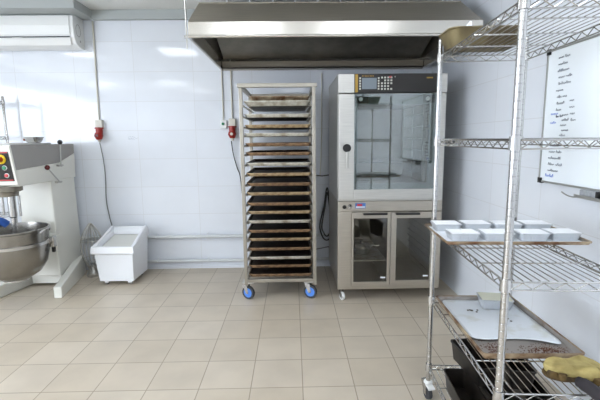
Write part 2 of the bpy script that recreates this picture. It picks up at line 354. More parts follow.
def castor(par, x, y, R, wt, plate_z, ang, hubm, tyrem, name='castor'):
    c = bpy.data.objects.new(name, None); COL.objects.link(c); c.parent = par; c.location = (x, y, 0); c.rotation_euler.z = ang; c.empty_display_size = .05
    MB().lathe([(R*.72, -wt/2), (R*.95, -wt/2), (R, -wt/4), (R, wt/4), (R*.95, wt/2), (R*.72, wt/2), (R*.72, -wt/2)], 28, (0, 0, R), 'x', False).build('tyre', tyrem, c, True)
    MB().lathe([(R*.2, -wt*.6), (R*.3, -wt*.55), (R*.3, -wt*.38), (R*.72, -wt*.38), (R*.72, wt*.38), (R*.3, wt*.38), (R*.3, wt*.55), (R*.2, wt*.6)], 28, (0, 0, R), 'x').build('wheel', hubm, c, True)
    mb = MB()
    for s in (-1, 1): mb.hexa([(s*wt*.7-.0015, -.012, R-.008), (s*wt*.7+.0015, -.012, R-.008), (s*wt*.7+.0015, .012, R-.008), (s*wt*.7-.0015, .012, R-.008)], [(s*wt*.7-.0015, .0, plate_z-.012), (s*wt*.7+.0015, 0, plate_z-.012), (s*wt*.7+.0015, .05, plate_z-.012), (s*wt*.7-.0015, .05, plate_z-.012)])
    mb.box(-wt*.75, -.0, plate_z-.014, wt*.75, .05, plate_z-.008); mb.cyl((0, .025, plate_z-.012), (0, .025, plate_z-.001), .018, 12); mb.cyl((-wt*.8, 0, R), (wt*.8, 0, R), .006, 8)
    mb.build('fork', 'chrome', c)
    return c
for x, y, a in ((-hx+.03, -hy+.03, 1.05), (hx-.055, -hy+.03, 1.15), (-hx+.03, hy-.06, .3), (hx-.05, hy-.06, .5)):
    castor(rk, x, y, .063, .032, .15, a, 'blue', 'rubber')
# plates between posts and castors
mb = MB()
for x, y in ((-hx+.03, -hy+.05), (hx-.065, -hy+.05), (-hx+.03, hy-.06), (hx-.05, hy-.06)): mb.box(x-.05, y-.045, .1495, x+.05, y+.045, .1655)
mb.build('castor_plates', 'steel', rk)

def sheet_pan(name, w, d, h, inm, rimm, parent=None, t=.002, s=.008, r=.02, lip=.004):
    o = MB().loft([rrect(w-2*s-2*lip, d-2*s-2*lip, r, 0), rrect(w-2*lip, d-2*lip, r+s, h), rrect(w-2*lip-2*t, d-2*lip-2*t, r+s, h), rrect(w-2*s-2*lip-2*t, d-2*s-2*lip-2*t, r, t)]).build(name, inm, parent, True)
    L = [rrect(w-2*s-2*lip+.002, d-2*s-2*lip+.002, r, .0006), rrect(w-2*lip+.001, d-2*lip+.001, r+s, h-.004), rrect(w, d, r+s, h-.004), rrect(w, d, r+s, h+.003), rrect(w-2*lip-2*t-.001, d-2*lip-2*t-.001, r+s, h+.003), rrect(w-2*lip-2*t, d-2*lip-2*t, r+s, h-.001)]
    MB().loft(L, False, False).build('rim', rimm, o, True)
    return o
ordn = ['top', 'second', 'third', 'fourth', 'fifth', 'sixth', 'seventh', 'eighth', 'ninth', 'tenth', 'eleventh', 'twelfth', 'thirteenth', 'fourteenth', 'fifteenth', 'sixteenth', 'seventeenth', 'eighteenth', 'lowest']
style = ['white', 'lite', 'tan', 'lite', 'brown', 'brown', 'lite', 'tan', 'brown', 'tan', 'brown', 'tan', 'lite', 'brown', 'tan', 'brown', 'lite', 'brown', 'brown']
base = {'white': ('alutray', 'rimlight', 'pale aluminium baking tray'), 'lite': ('traydark', 'rimlight', 'dark baking tray with a worn silver rim'), 'tan': ('traydark', 'rimtan', 'dark baking tray with a tan rim'), 'brown': ('traydark', 'rimbrown', 'dark brown baked baking tray')}
protos = {}
for i, z in enumerate(TZ):
    k = style[i]; dy = random.uniform(-.012, .006); dy = -.03 if i == 0 else dy
    if k not in protos:
        o = sheet_pan('baking_tray', .575, .76, .026 if i else .04, base[k][0], base[k][1], s=.012 if i else .03); protos[k] = o
    else: o = dup(protos[k])
    o.location = ((RX0+RX1)/2+random.uniform(-.003, .003), 3.585+.38+dy+.012, z); o.rotation_euler.z = random.uniform(-.004, .004)
    if i == 18: wh = 'lowest in the tray rack'
    else: wh = ('topmost' if i == 0 else ordn[i]+' from the top')+' in the tray rack'
    tag(o, base[k][2]+', '+wh, 'tray', 'baking trays in the rack')
o = sheet_pan('baking_tray', .54, .55, .045, 'stained', 'stainrim', s=.02); o.location = (-.115, 3.98, 1.782); 
tag(o, 'deeper brown pan nested on the topmost pale tray of the rack', 'tray', 'baking trays in the rack')

# ------------------------------------------------------------------ proofing cabinet and oven
OX0, OX1, OY0, OY1 = .385, 1.295, 3.506, 4.40
W_, D_ = OX1-OX0, OY1-OY0
def frame_xz(mb, a, b, c, d, ia, ib, ic, id_, y0, y1):   # outer x a..b z c..d with opening ia..ib, ic..id
    mb.box(a, y0, c, ia, y1, d); mb.box(ib, y0, c, b, y1, d); mb.box(ia, y0, c, ib, y1, ic); mb.box(ia, y0, id_, ib, y1, d)
pc = thing('proofing_cabinet', 'low stainless steel proofing cabinet with two dark glass doors under the oven', 'cabinet', (OX0, OY0, 0))
mb = MB(); z0, z1 = .115, .912
mb.box(0, .03, z0, .03, D_, z1).box(W_-.03, .03, z0, W_, D_, z1).box(.03, D_-.03, z0, W_-.03, D_, z1).box(.03, .03, z0, W_-.03, D_-.03, z0+.03).box(.03, .03, z1-.05, W_-.03, D_-.03, z1)
mb.box(0, 0, z0, .118, .03, z1-.092).box(W_-.018, 0, z0, W_, .03, z1-.092).box(.118, .0, z0, W_-.018, .03, z0+.04)
mb.build('cabinet_body', 'cabsteel', pc, bevel=.002)
MB().box(0, -.004, z1-.09, W_, .03, z1).build('fascia', 'cabsteel', pc, bevel=.003)
MB().box(.445, .04, z0+.03, .465, D_-.04, z1-.05).build('divider', 'darksteel', pc)
MB().box(.03, .06, .355, .445, D_-.035, .367).build('inner_shelf', 'rimlight', pc)
for k, (sx, off) in enumerate(((.47, 0), (.85, 0))):
    for i in range(8):
        MB().box(sx, .08, .22+i*.065, sx+.012, D_-.05, .226+i*.065).build('tray_slide', 'cabsteel', pc)
def glass_door(x0, x1, gx0, gx1, gz0, gz1, z0, z1, side):
    c = bpy.data.objects.new('door', None); COL.objects.link(c); c.parent = pc; c.empty_display_size = .05; c.location = (x0, 0, z0)
    mb = MB(); frame_xz(mb, 0, x1-x0, 0, z1-z0, gx0-x0, gx1-x0, gz0-z0, gz1-z0, -.022, -.001); mb.build('door_frame', 'cabsteel', c, bevel=.002)
    MB().box(gx0-x0, -.014, gz0-z0, gx1-x0, -.009, gz1-z0).build('door_glass', 'smoke', c)
    hx0, hx1 = (.095, .305) if side == 'L' else (.035, .245)
    MB().box(hx0, -.05, z1-z0-.022, hx1, -.022, z1-z0-.004).build('handle', 'black', c, bevel=.005)
    MB().box(gx1-x0-.055, -.0155, gz0-z0+.03, gx1-x0-.010, -.0145, gz0-z0+.044).build('sticker', 'sticker', c)
glass_door(.120, .458, .136, .432, .19, .765, .158, .818, 'L')
glass_door(.463, .890, .510, .812, .20, .762, .158, .816, 'R')
MB().lathe([(.017, 0), (.017, .012), (.013, .02)], 18, (.055, -.004, .864), 'y').build('knob', 'black', pc, True)
MB().lathe([(.022, 0), (.020, .004)], 18, (.105, -.004, .868), 'y').build('switch_plate', 'chrome', pc, True)
MB().box(.10, -.018, .868, .112, -.006, .886).build('switch', 'black', pc)
MB().box(.150, -.009, .852, .240, -.004, .897).build('label_plate', 'bluelab', pc)
MB().box(.165, -.0105, .872, .21, -.0088, .89).build('label_red_field', 'redlab', pc)
MB().box(.155, -.0105, .858, .235, -.0088, .868).build('label_white_field', 'sticker', pc)
for x, y, a in ((.045, .05, .35), (W_-.05, .05, -.3), (.045, D_-.07, 0), (W_-.05, D_-.07, 0)): castor(pc, x, y, .038, .022, .117, a, 'chromed', 'white')
pot = thing('saucepan', 'small steel saucepan on the shelf inside the left glass door', 'pan', (.64, 3.80, .367))
MB().lathe([(.075, 0), (.09, .02), (.09, .075), (.094, .078), (.094, .081), (.086, .081), (.086, .02), (.07, .006)], 28).build('pan_body', 'chrome', pot, True)
MB().lathe([(.088, .082), (.06, .098), (.012, .104)], 28).build('lid', 'chrome', pot, True); MB().lathe([(.008, .104), (.014, .115), (.014, .125)], 16).build('lid_knob', 'black', pot, True)
MB().tube([(.09, 0, .065), (.17, -.01, .075)], .007, 8).build('handle', 'chrome', pot, True)

ov = thing('convection_oven', 'stainless steel convection oven with large glass door under the hood', 'oven', (OX0, OY0, .914))
B = .914; zt = 1.985-B
mb = MB(); mb.box(0, .03, 0, .03, D_, zt).box(W_-.03, .03, 0, W_, D_, zt).box(.03, D_-.03, 0, W_-.03, D_, zt).box(.03, .03, 0, W_-.03, D_-.03, .03).box(.03, .03, zt-.16, W_-.03, D_-.03, zt)
mb.box(W_-.078, 0, 0, W_, .03, zt-.165).box(0, 0, 0, W_-.078, .03, .10); mb.build('oven_body', 'steel', ov, bevel=.002)
mb = MB(); frame_xz(mb, .03, W_-.078, .03, zt-.16, .165, .762, .155, .83, .031, .06)
mb.box(.145, .06, .135, .165, D_-.12, .85).box(.762, .06, .135, .782, D_-.12, .85).box(.145, D_-.12, .135, .782, D_-.10, .85).box(.145, .06, .135, .782, D_-.12, .155).box(.145, .06, .83, .782, D_-.12, .85); mb.build('cavity', 'darksteel', ov)
for sx in (.170, .752):
    mb = MB()
    for i in range(6): mb.cyl((sx, .10, .22+i*.105), (sx, D_-.14, .22+i*.105), .004, 6)
    for y in (.10, .40, D_-.15): mb.cyl((sx, y, .156), (sx, y, .829), .004, 6)
    mb.build('tray_guide', 'chrome', ov)
mb = MB()
for i in range(14): mb.cyl((.18+i*.0435, .12, .33), (.18+i*.0435, D_-.16, .33), .0025, 6)
for y in (.12, .35, D_-.16): mb.cyl((.172, y, .327), (.75, y, .327), .004, 6)
mb.build('oven_grid', 'chrome', ov)
MB().lathe([(.20, 0), (.20, .01), (.17, .015)], 32, (.46, D_-.121, .49), 'y').build('fan_cover', 'darksteel', ov, True)
# control band
MB().box(0, -.012, zt-.158, .133, .03, zt-.004).build('control_band_end', 'steel', ov, bevel=.003)
MB().box(W_-.085, -.012, zt-.158, W_, .03, zt-.004).build('control_band_end', 'steel', ov, bevel=.003)
cp = MB().box(.1335, -.012, zt-.158, W_-.0855, .03, zt-.004).build('control_panel', 'panelblack', ov, bevel=.002)
MB().box(.140, -.0135, zt-.154, .162, -.0125, zt-.008).build('gold_stripe', 'gold', cp)
MB().box(.195, -.0145, zt-.128, .318, -.0125, zt-.038).build('display', 'display', cp)
key = None
def mkkey(x, z, w=.011, h=.011, m='key'):
    MB().box(x-w/2, -.0145, z-h/2, x+w/2, -.0125, z+h/2).build('key', m, cp)
for i in range(5):
    for x in (.180, .334): mkkey(x, zt-.04-i*.0215, .013, .014)
for i in range(4):
    for j in range(5):
        if (i, j) == (3, 3) or (i, j) == (0, 1): continue
        mkkey(.362+i*.026, zt-.036-j*.023, .015, .014)
mkkey(.432, zt-.032, .02, .014, 'redlab'); mkkey(.470, zt-.03, .006, .008)
for i, ww in enumerate((.006, .004, .007, .005, .006, .004, .006, .005, .007)):
    MB().box(.197+i*.011, -.0135, zt-.027, .197+i*.011+ww, -.0125, zt-.018).build('panel_lettering', 'gold', cp)
for i in range(5): MB().box(.735+i*.0105, -.0135, zt-.045, .742+i*.0105, -.0125, zt-.034).build('maker_mark', 'gold', cp)
# door
dz0, dz1 = .018, zt-.168
dr = bpy.data.objects.new('door', None); COL.objects.link(dr); dr.parent = ov; dr.location = (0, 0, 0); dr.empty_display_size = .05
MB().box(.002, -.04, dz0, .131, -.002, dz1).build('door_stile', 'steel', dr, bevel=.004)
MB().box(.1315, -.04, dz0, .832, -.002, .105).build('door_bottom_rail', 'steel', dr, bevel=.004)
MB().box(.1315, -.034, .1055, .83, -.028, dz1).build('door_glass', 'glass', dr)
mb = MB(); frame_xz(mb, .1315, .83, .1055, dz1, .165, .765, .155, .815, -.020, -.004); mb.build('inner_glass_border', mat('glass_border', (128, 136, 136), .3), dr)
for x in (.185, .745): MB().lathe([(.018, 0), (.018, .006), (.010, .010)], 18, (x, -.021, dz1-.042), 'y').build('door_lamp', 'sticker', dr, True)
for x in (.150, .708): MB().box(x, -.024, dz1-.075, x+.10, -.0205, dz1-.012).build('hinge_plate', 'rubber', dr)
kn = MB().lathe([(.012, 0), (.012, .012), (.034, .014), (.034, .032), (.028, .038)], 24, (.067, -.04, 1.373-B), 'y').build('door_knob', 'black', dr, True)
MB().box(.061, -.075, 1.205-B, .083, -.055, 1.36-B).build('handle_lever', 'chromed', dr, bevel=.004)
MB().box(.066, -.056, 1.21-B, .078, -.04, 1.235-B).build('latch', 'black', dr)

# ------------------------------------------------------------------ mixer
MX, MY = -2.515, 4.10
mx = thing('planetary_mixer', 'large cream planetary dough mixer with steel bowl at the left', 'mixer', (MX, MY, 0))
def my(y): return y-MY
hw = .165
MB().hexa([(-hw, my(4.0), .12), (hw, my(4.0), .12), (hw, my(4.46), .12), (-hw, my(4.46), .12)], [(-hw, my(4.0), 1.08), (hw, my(4.0), 1.08), (hw, my(4.43), 1.08), (-hw, my(4.43), 1.08)]).build('column', 'offw', mx, bevel=.012)
yz = lambda a, b, h: (h, my(a), b)
MB().prism([(3.535, 1.075), (4.455, 1.0755), (4.475, 1.33), (4.18, 1.245), (3.515, 1.215)], -hw-.005, hw+.003, yz).build('head_casing', 'offw', mx, bevel=.008)
MB().prism([(3.514, 1.216), (4.18, 1.246), (4.475, 1.331), (4.48, 1.43), (3.475, 1.43)], -hw-.001, hw-.001, yz).build('head_upper', 'grey', mx, bevel=.006)  # upper part of the head, grey down to a slanted edge
MB().prism([(3.475, 1.432), (3.452, 1.415), (3.51, 1.09), (3.534, 1.08)], -hw-.008, hw+.006, yz).build('front_fascia', 'offw', mx, bevel=.005)
def onf(z): return 3.452+(1.415-z)*(.058/.325)
ctl = MB().prism([(onf(1.375), 1.375), (onf(1.375)-.004, 1.374), (onf(1.125)-.004, 1.125), (onf(1.125), 1.125)], -hw+.03, hw-.012, yz).build('control_panel', 'black', mx)
for z in (1.368, 1.135): MB().box(-hw+.035, my(onf(z))-.006, z-.004, hw-.017, my(onf(z))-.0035, z+.003).build('red_stripe', 'redlab', ctl)
def btn(z, x, r, h, m_, n): return MB().lathe([(r, 0), (r, h), (r*.8, h+.004)], 20, (x, my(onf(z))-.003, z), 'y').build(n, m_, ctl, True)
btn(1.312, .085, .040, .008, 'yellow', 'button_plate'); btn(1.312, .085, .024, .045, 'red', 'emergency_button')
btn(1.24, .098, .016, .012, 'green', 'start_button'); btn(1.175, .102, .015, .012, 'redlab', 'stop_button')
btn(1.24, .098, .021, .004, 'sticker', 'button_ring'); btn(1.175, .102, .020, .004, 'sticker', 'button_ring')
btn(1.24, -.05, .021, .014, 'black', 'selector_knob')
by = my(3.615)
MB().lathe([(.12, 1.075), (.12, 1.03), (.09, 1.02), (.085, .985), (.05, .98)], 28, (0, by, 0)).build('planetary_hub', 'darksteel', mx, True)
MB().lathe([(.032, .985), (.032, .80), (.022, .79), (.022, .45)], 20, (.03, by, 0)).build('drive_shaft', 'chrome', mx, True)
MB().cyl((-.05, by, .985), (-.05, by, .82), .012, 10).build('guide_rod', 'chrome', mx, True)
MB().cyl((.085, by+.02, .985), (.085, by+.02, .80), .010, 10).build('guide_rod', 'chrome', mx, True)
MB().tube(smoothpath([(.03, by, .46), (.13, by, .42), (.15, by, .33), (.03, by, .27), (-.10, by, .30), (-.12, by, .38)]), .014, 10).build('dough_hook', 'chrome', mx, True)
R = .288
bowl = MB().lathe([(.07, .235), (.125, .242), (.20, .29), (.255, .375), (.275, .46), (.281, .53), (R-.004, .675), (R+.006, .682), (R+.006, .695), (R-.006, .695), (R-.010, .675), (.271, .53), (.265, .46), (.245, .385), (.19, .305), (.12, .255), (.02, .252)], 48, (0, by, 0)).build('bowl', 'bowlsteel', mx, True)
MB().lathe([(.281, .545), (.295, .55), (.295, .575), (.283, .58)], 48, (0, by, 0), caps=False).build('bowl_band', 'chrome', bowl, True)
MB().lathe([(.085, .215), (.10, .22), (.10, .24), (.06, .24)], 32, (0, by, 0)).build('bowl_foot', 'chrome', bowl, True)
MB().tube(smoothpath([(R+.0, by+.08, .66), (R+.03, by+.03, .69), (R+.03, by-.03, .69), (R+.0, by-.07, .66)]), .007, 8).build('bowl_handle', 'chrome', bowl, True)
MB().box(R-.005, by+.06, .50, R+.035, by+.12, .60).build('clamp', 'chrome', bowl, bevel=.006); MB().box(R+.005, by+.07, .45, R+.03, by+.10, .52).build('clamp_grip', 'black', bowl, bevel=.006)
MB().box(.10, my(3.80), .50, .22, my(4.0), .56).build('bowl_arm', 'offw', mx, bevel=.008); MB().box(-.22, my(3.80), .50, -.10, my(4.0), .56).build('bowl_arm', 'offw', mx, bevel=.008)
def leg(sx):
    A = Vector((sx*.155, my(4.44))); Bp = Vector((sx*.30, my(3.70))); d = (Bp-A).normalized(); n = Vector((-d.y, d.x))*.036
    P = [(A+n*1.0), (A-n*1.0), (Bp-n), (Bp+n)]
    mb = MB().hexa([(P[0].x, P[0].y, .0), (P[1].x, P[1].y, 0), (P[2].x, P[2].y, 0), (P[3].x, P[3].y, 0)], [(P[0].x, P[0].y, .215), (P[1].x, P[1].y, .215), (P[2].x, P[2].y, .11), (P[3].x, P[3].y, .11)])
    mb.build('base_leg', 'offw', mx, bevel=.01)
leg(1); leg(-1)
MB().box(-.15, my(4.05), .03, .15, my(4.40), .13).build('base_plate', 'offw', mx)
def lever(p_ball, p_piv, m_):
    o = MB().cyl(p_piv, p_ball, .006, 8).build('lever', 'chromed', mx, True)
    MB().cyl((hw, p_piv[1], p_piv[2]), (hw+.055, p_piv[1], p_piv[2]), .011, 10).cyl((hw+.045, p_piv[1]-.05, p_piv[2]), (hw+.045, p_piv[1]+.03, p_piv[2]), .009, 8).build('lever_pivot', 'chromed', o, True)
    MB().lathe([(.002, -.024), (.015, -.019), (.023, -.008), (.024, 0), (.023, .008), (.015, .019), (.002, .024)], 18, p_ball).build('lever_ball', m_, o, True)
lever((hw+.055, my(4.12), 1.448), (hw+.045, my(4.12), 1.22), 'black')
lever((hw+.055, my(3.87), 1.215), (hw+.045, my(4.07), 1.06), 'darkred')
o = tag(MB().tube(smoothpath([(-2.76, 3.44, .665), (-2.72, 3.44, .71), (-2.66, 3.46, .725), (-2.62, 3.50, .68)]), [.03]+[.035]*23+[.02], 10).build('blue_cloth', 'blueb', None, True), 'bright blue cloth lying on the far-left rim of the mixer bowl', 'cloth')
o.location = (-.035, .275, .015)
# board and little bowl on top of the mixer
tr = MB().loft([rrect(.40, .58, .02, 0), rrect(.42, .60, .02, .014), ]).build('plastic_tray', 'white', None, True); tr.location = (-2.56, 3.79, 1.4305)
tag(tr, 'flat white tray lying on top of the mixer head', 'tray')
MB().box(-.15, -.2, .014, .0, .18, .0155).build('spill_stain', mat('rusty_crumbs', (190, 110, 80), .8, 0, 0, 30, col2=(225, 215, 205)), tr)
sb = MB().lathe([(.045, 0), (.062, .012), (.082, .05), (.086, .052), (.080, .052), (.058, .014), (.02, .004)], 28).build('steel_bowl', 'chrome', None, True); sb.location = (-2.385, 3.86, 1.4452)
tag(sb, 'small steel bowl standing on the mixer top', 'bowl')
MB().box(-.0795, -.03, .018, -.0745, .02, .038).build('rust_patch', mat('rust', (150, 84, 52), .7), sb)

# ------------------------------------------------------------------ giant whisk
wk = thing('balloon_whisk', 'large wire balloon whisk attachment standing on the floor behind the white bin', 'whisk', (-2.19, 4.36, 0))
MB().lathe([(.075, 0), (.078, .03), (.06, .035), (.05, .09), (.058, .095), (.058, .11), (.03, .115)], 24).build('hub', 'chromed', wk, True)
for k in range(9):
    a = PI*k/9; c, s = math.cos(a), math.sin(a)
    pts = [(.05, .10), (.085, .18), (.112, .28), (.112, .38), (.08, .48), (.035, .555), (0, .585), (-.035, .555), (-.08, .48), (-.112, .38), (-.112, .28), (-.085, .18), (-.05, .10)]
    MB().tube(smoothpath([(r*c, r*s, z-.004*k) for r, z in pts], 4), .0032, 6).build('wire', 'chromed', wk, True)
for z, r in ((.20, .094), (.40, .108)):
    MB().tube([(r*math.cos(2*PI*i/24), r*math.sin(2*PI*i/24), z) for i in range(24)], .003, 6, True).build('wire_ring', 'chromed', wk, True)

# ------------------------------------------------------------------ ingredient bin
bn = thing('ingredient_bin', 'white plastic wheeled ingredient bin with sloping lid against the back wall', 'bin', (-1.80, 4.20, 0), -.02)
def bl(w0, w1, yf, yb, z0, z1):   # loop, z varies front/back
    return [(-w0/2, yf, z0), (w0/2, yf, z0), (w1/2, yb, z1), (-w1/2, yb, z1)]
def ins(l, t): return [(l[0][0]+t, l[0][1]+t, l[0][2]), (l[1][0]-t, l[1][1]+t, l[1][2]), (l[2][0]-t, l[2][1]-t, l[2][2]), (l[3][0]+t, l[3][1]-t, l[3][2])]
o1 = bl(.345, .345, -.175, .20, .045, .045); o2 = bl(.385, .385, -.205, .225, .345, .45)
MB().loft([o1, o2, ins(o2, .008), [(p[0], p[1], .06) for p in ins(o1, .008)]]).build('tub', 'bin', bn, bevel=.012)
r1 = bl(.40, .40, -.215, .228, .335, .44); r2 = bl(.43, .41, -.235, .232, .350, .44); r3 = bl(.42, .40, -.228, .228, .415, .495)
MB().loft([ins(r1, .012), r1, r2, r3, ins(r3, .035), [(p[0], p[1], p[2]-.04) for p in ins(r3, .045)]], False, False).build('rim', 'bin', bn, bevel=.006)
l0 = [(p[0], p[1], p[2]-.045) for p in ins(r3, .046)]
MB().hexa([(p[0], p[1], p[2]-.006) for p in l0], l0).build('lid_window', 'binlid', bn)
for s in (-1, 1):
    MB().hexa([(s*.190-.018, -.17, .415), (s*.190+.018, -.17, .415), (s*.190+.018, .225, .488), (s*.190-.018, .225, .488)], [(s*.185-.012, -.12, .44), (s*.185+.012, -.12, .44), (s*.178+.012, .20, .545), (s*.178-.012, .20, .545)]).build('lid_rail', 'bin', bn, bevel=.005)
MB().hexa([(-.17, .20, .475), (.17, .20, .475), (.17, .225, .485), (-.17, .225, .485)], [(-.165, .195, .53), (.165, .195, .53), (.165, .215, .535), (-.165, .215, .535)]).build('lid_back', 'bin', bn, bevel=.005)
for x in (-.12, .12):
    for y in (-.12, .155):
        MB().box(x-.02, y-.025, .02, x+.02, y+.025, .046).build('castor_housing', 'bin', bn); MB().lathe([(.022, -.012), (.022, .012)], 16, (x, y, .022), 'x').build('wheel', 'cable', bn, True)

# ------------------------------------------------------------------ chrome wire shelving
def wire_shelf(name, label, loc, rotz, W, D, H, zs, along='D', detail=True, base=.0, castors=True):
    t = thing(name, label, 'shelving', loc, rotz, None)
    z_lo = .105 if castors else .0
    prof = [(.0125, z_lo)]; z = z_lo+.03
    while z < H-.02 and detail:
        prof += [(.0125, z-.0015), (.0117, z-.0008), (.0117, z+.0008), (.0125, z+.0015)]; z += .0254
    prof += [(.0125, H-.006), (.008, H)]
    p0 = None
    for x in (0, W):
        for y in (0, D):
            if p0 is None: p0 = MB().lathe(prof, 16).build('post', 'chrome', t, True); p0.location = (x, y, 0)
            else: q = p0.copy(); COL.objects.link(q); q.location = (x, y, 0); q.parent = t
            for z in zs: pass
    c0 = None
    for x in (0, W):
        for y in (0, D):
            for z in zs:
                if c0 is None: c0 = MB().lathe([(.0128, -.030), (.0185, -.030), (.0165, .012), (.0128, .012)], 16, caps=False).build('collar', 'chrome', t, True); c0.location = (x, y, z)
                else: q = c0.copy(); COL.objects.link(q); q.location = (x, y, z); q.parent = t
    s0 = None
    for z in zs:
        if s0 is None:
            mb = MB(); g = .019
            def side(p, q, n):
                p, q = Vector(p), Vector(q)
                mb.cyl(p, q, .0035, 6); mb.cyl(p-Vector((0,0,.027)), q-Vector((0,0,.027)), .003, 6)
                mb.tube([p+(q-p)*i/n-Vector((0,0,.003 if i % 2 else .025)) for i in range(n+1)], .0022, 5)
            nd, nw = int(D/.036), int(W/.036)
            side((0, g, 0), (0, D-g, 0), nd); side((W, g, 0), (W, D-g, 0), nd); side((g, 0, 0), (W-g, 0, 0), nw); side((g, D, 0), (W-g, D, 0), nw)
            n = int(W/.026)
            for i in range(1, n): mb.cyl((W*i/n, 0, .0035), (W*i/n, D, .0035), .0019, 5)
            k = max(2, round(D/.19))
            for i in range(1, k): mb.cyl((0, D*i/k, -.0005), (W, D*i/k, -.0005), .0030, 6)
            s0 = mb.build('shelf', 'chrome', t, True); s0.location = (0, 0, z)
        else: q = s0.copy(); COL.objects.link(q); q.location = (0, 0, z); q.parent = t
    if castors:
        for x, y, a in ((0, 0, .3), (W, 0, .5), (0, D, .25), (W, D, .1)):
            c = castor(t, x, y-.0, .036, .022, .105, a, 'rubber', 'rubber')
            MB().lathe([(.006, .095), (.024, .098), (.024, .106), (.012, .112)], 16).build('stem_bumper', 'white', c, True)
            MB().hexa([(-.02, -.045, .075), (.02, -.045, .075), (.02, .0, .088), (-.02, .0, .088)], [(-.02, -.045, .085), (.02, -.045, .085), (.02, .0, .098), (-.02, .0, .098)]).build('brake_pedal', 'white', c, bevel=.003)
    return t
SA = -math.radians(3.75); SX, SY = .684, 1.262
def sp(u, v, z): return (SX+u*math.cos(SA)-v*math.sin(SA), SY+u*math.sin(SA)+v*math.cos(SA), z)
ZS = [.20, .592, .985, 1.44, 1.85]
SW, SD = .412, .845
wire_shelf('wire_shelving', 'tall chrome wire shelving unit on castors in the right foreground', (SX, SY, 0), SA, SW, SD, 1.935, ZS)
wire_shelf('wire_shelving', 'chrome wire shelving unit at the far left behind the mixer', (-3.93, 4.03, 0), 0, .9, .42, 1.93, [.2, .7, 1.10, 1.51, 1.875], detail=False)

top = .0058
# third level: papered tray with eight foil boxes
t3 = sheet_pan('baking_tray', .615, .385, .013, 'alutray', 'stainrim', s=.006, r=.008); zt3 = ZS[2]+top
t3.location = sp(.250, .636, zt3); t3.rotation_euler.z = SA
tag(t3, 'paper-lined baking tray carrying eight foil boxes on the wire shelving', 'tray')
pp = MB().box(-.294, -.181, .0022, .294, .178, .0034).build('baking_paper', 'paperw', None); pp.location = t3.location; pp.rotation_euler.z = SA
tag(pp, 'white paper lining the tray under the eight foil boxes', 'paper')
def foil_box(lidm='lid', w=.134, d=.110, h=.032):
    o = MB().loft([rrect(w-.026, d-.026, .012, 0), rrect(w-.006, d-.006, .014, h), rrect(w, d, .014, h), rrect(w, d, .014, h+.003), rrect(w-.008, d-.008, .014, h+.003), rrect(w-.012, d-.012, .012, h), rrect(w-.034, d-.034, .010, .003)]).build('foil_container', 'foil', None, True)
    MB().box(-w/2+.007, -d/2+.007, h+.0032, w/2-.007, d/2-.007, h+.0048).build('lid', lidm, o)
    mb = MB()
    for i in range(9):
        x = -w/2+.02+i*(w-.04)/8; mb.cyl((x, -d/2+.011, .004), (x, -d/2+.0035, h-.002), .0016, 5)
    mb.build('side_pleats', 'foil', o); return o
fb = None; names = ['leftmost', 'second from the left', 'third from the left', 'rightmost']
for j, (v, row) in enumerate(((.548, 'front'), (.745, 'back'))):
    for i in range(4):
        u = .045+i*.148-(.02 if j else 0)+random.uniform(-.004, .004)
        if i == 3: u -= .006
        o = fb = foil_box() if fb is None else fb
        if (i, j) != (0, 0): o = dup(fb)
        o.location = sp(u, v+random.uniform(-.006, .006), zt3+.0036); o.rotation_euler.z = SA+random.uniform(-.05, .05)
        tag(o, 'white-lidded foil container, %s in the %s row of the tray' % (names[i], row), 'foil container', 'foil boxes on the papered tray')
# fourth level: stained sheet pan, paper, box, mitt
t4 = sheet_pan('baking_tray', .395, .60, .022, 'stained', 'stainrim', s=.006, r=.01); z4 = ZS[1]+top
t4.location = sp(.215, .51, z4); t4.rotation_euler.z = SA+.03
tag(t4, 'stained grey baking sheet with rusty rim on the lower wire shelf', 'tray')
xs = [-.178, -.1, 0, .1, .178]; ys = [-.17, -.09, 0, .1, .2, .285]
mb = MB(); L = []
edge = [.0, .018, -.012, .02, .075]
for j, y in enumerate(ys):
    row = []
    for i, x in enumerate(xs):
        yy = y-(edge[i]-.02 if j == 0 else 0); zz = .004+(.010 if j == 0 and i in (1, 3) else 0)+(.004 if i in (0, 4) else 0)+random.uniform(0, .003)
        row.append((x+(.0 if j else random.uniform(-.004, .004)), yy, zz))
    L.append(row)
mb.loft(L, False, False, closed=False)
pp = mb.build('baking_paper', 'paper', None, True); pp.location = t4.location; pp.rotation_euler.z = SA+.03
sub = pp.modifiers.new('sub', 'SUBSURF'); sub.levels = sub.render_levels = 2
so = pp.modifiers.new('thick', 'SOLIDIFY'); so.thickness = .0008
tag(pp, 'curled sheet of white baking paper on the stained baking sheet', 'paper')
for (x, y, n) in ((-.07, .14, 7), (.05, .03, 8)):
    mb = MB()
    for k in range(n): a = random.uniform(0, 6.3); d = random.uniform(0, .022); mb.lathe([(.002, 0), (.0055, .002), (.004, .004)], 8, (x+d*math.cos(a)*1.5, y+d*math.sin(a), .0085))
    mb.build('crumbs', 'mittd', pp)
cr = MB()
for k in range(300):
    x = random.gauss(.08, .045); y = random.gauss(-.235, .022)
    if abs(x) < .18 and abs(y) < .288: cr.lathe([(.001, 0), (.0024, .001), (.0015, .002)], 6, (x, y, .002))
for k in range(160):
    x = random.gauss(-.12, .025); y = random.gauss(-.225, .03)
    if abs(x) < .18 and abs(y) < .288: cr.lathe([(.001, 0), (.0024, .001), (.0015, .002)], 6, (x, y, .002))
o = cr.build('baked_crumbs', mat('crumb_brown', (92, 54, 34), .8)); o.location = t4.location; o.rotation_euler.z = SA+.03
tag(o, 'scattered dark brown crumbs on the front of the stained baking sheet', 'crumbs', None, 'stuff')
o = foil_box('creamlid', .155, .115, .045); o.location = sp(.275, .705, z4+.011); o.rotation_euler.z = SA-.12
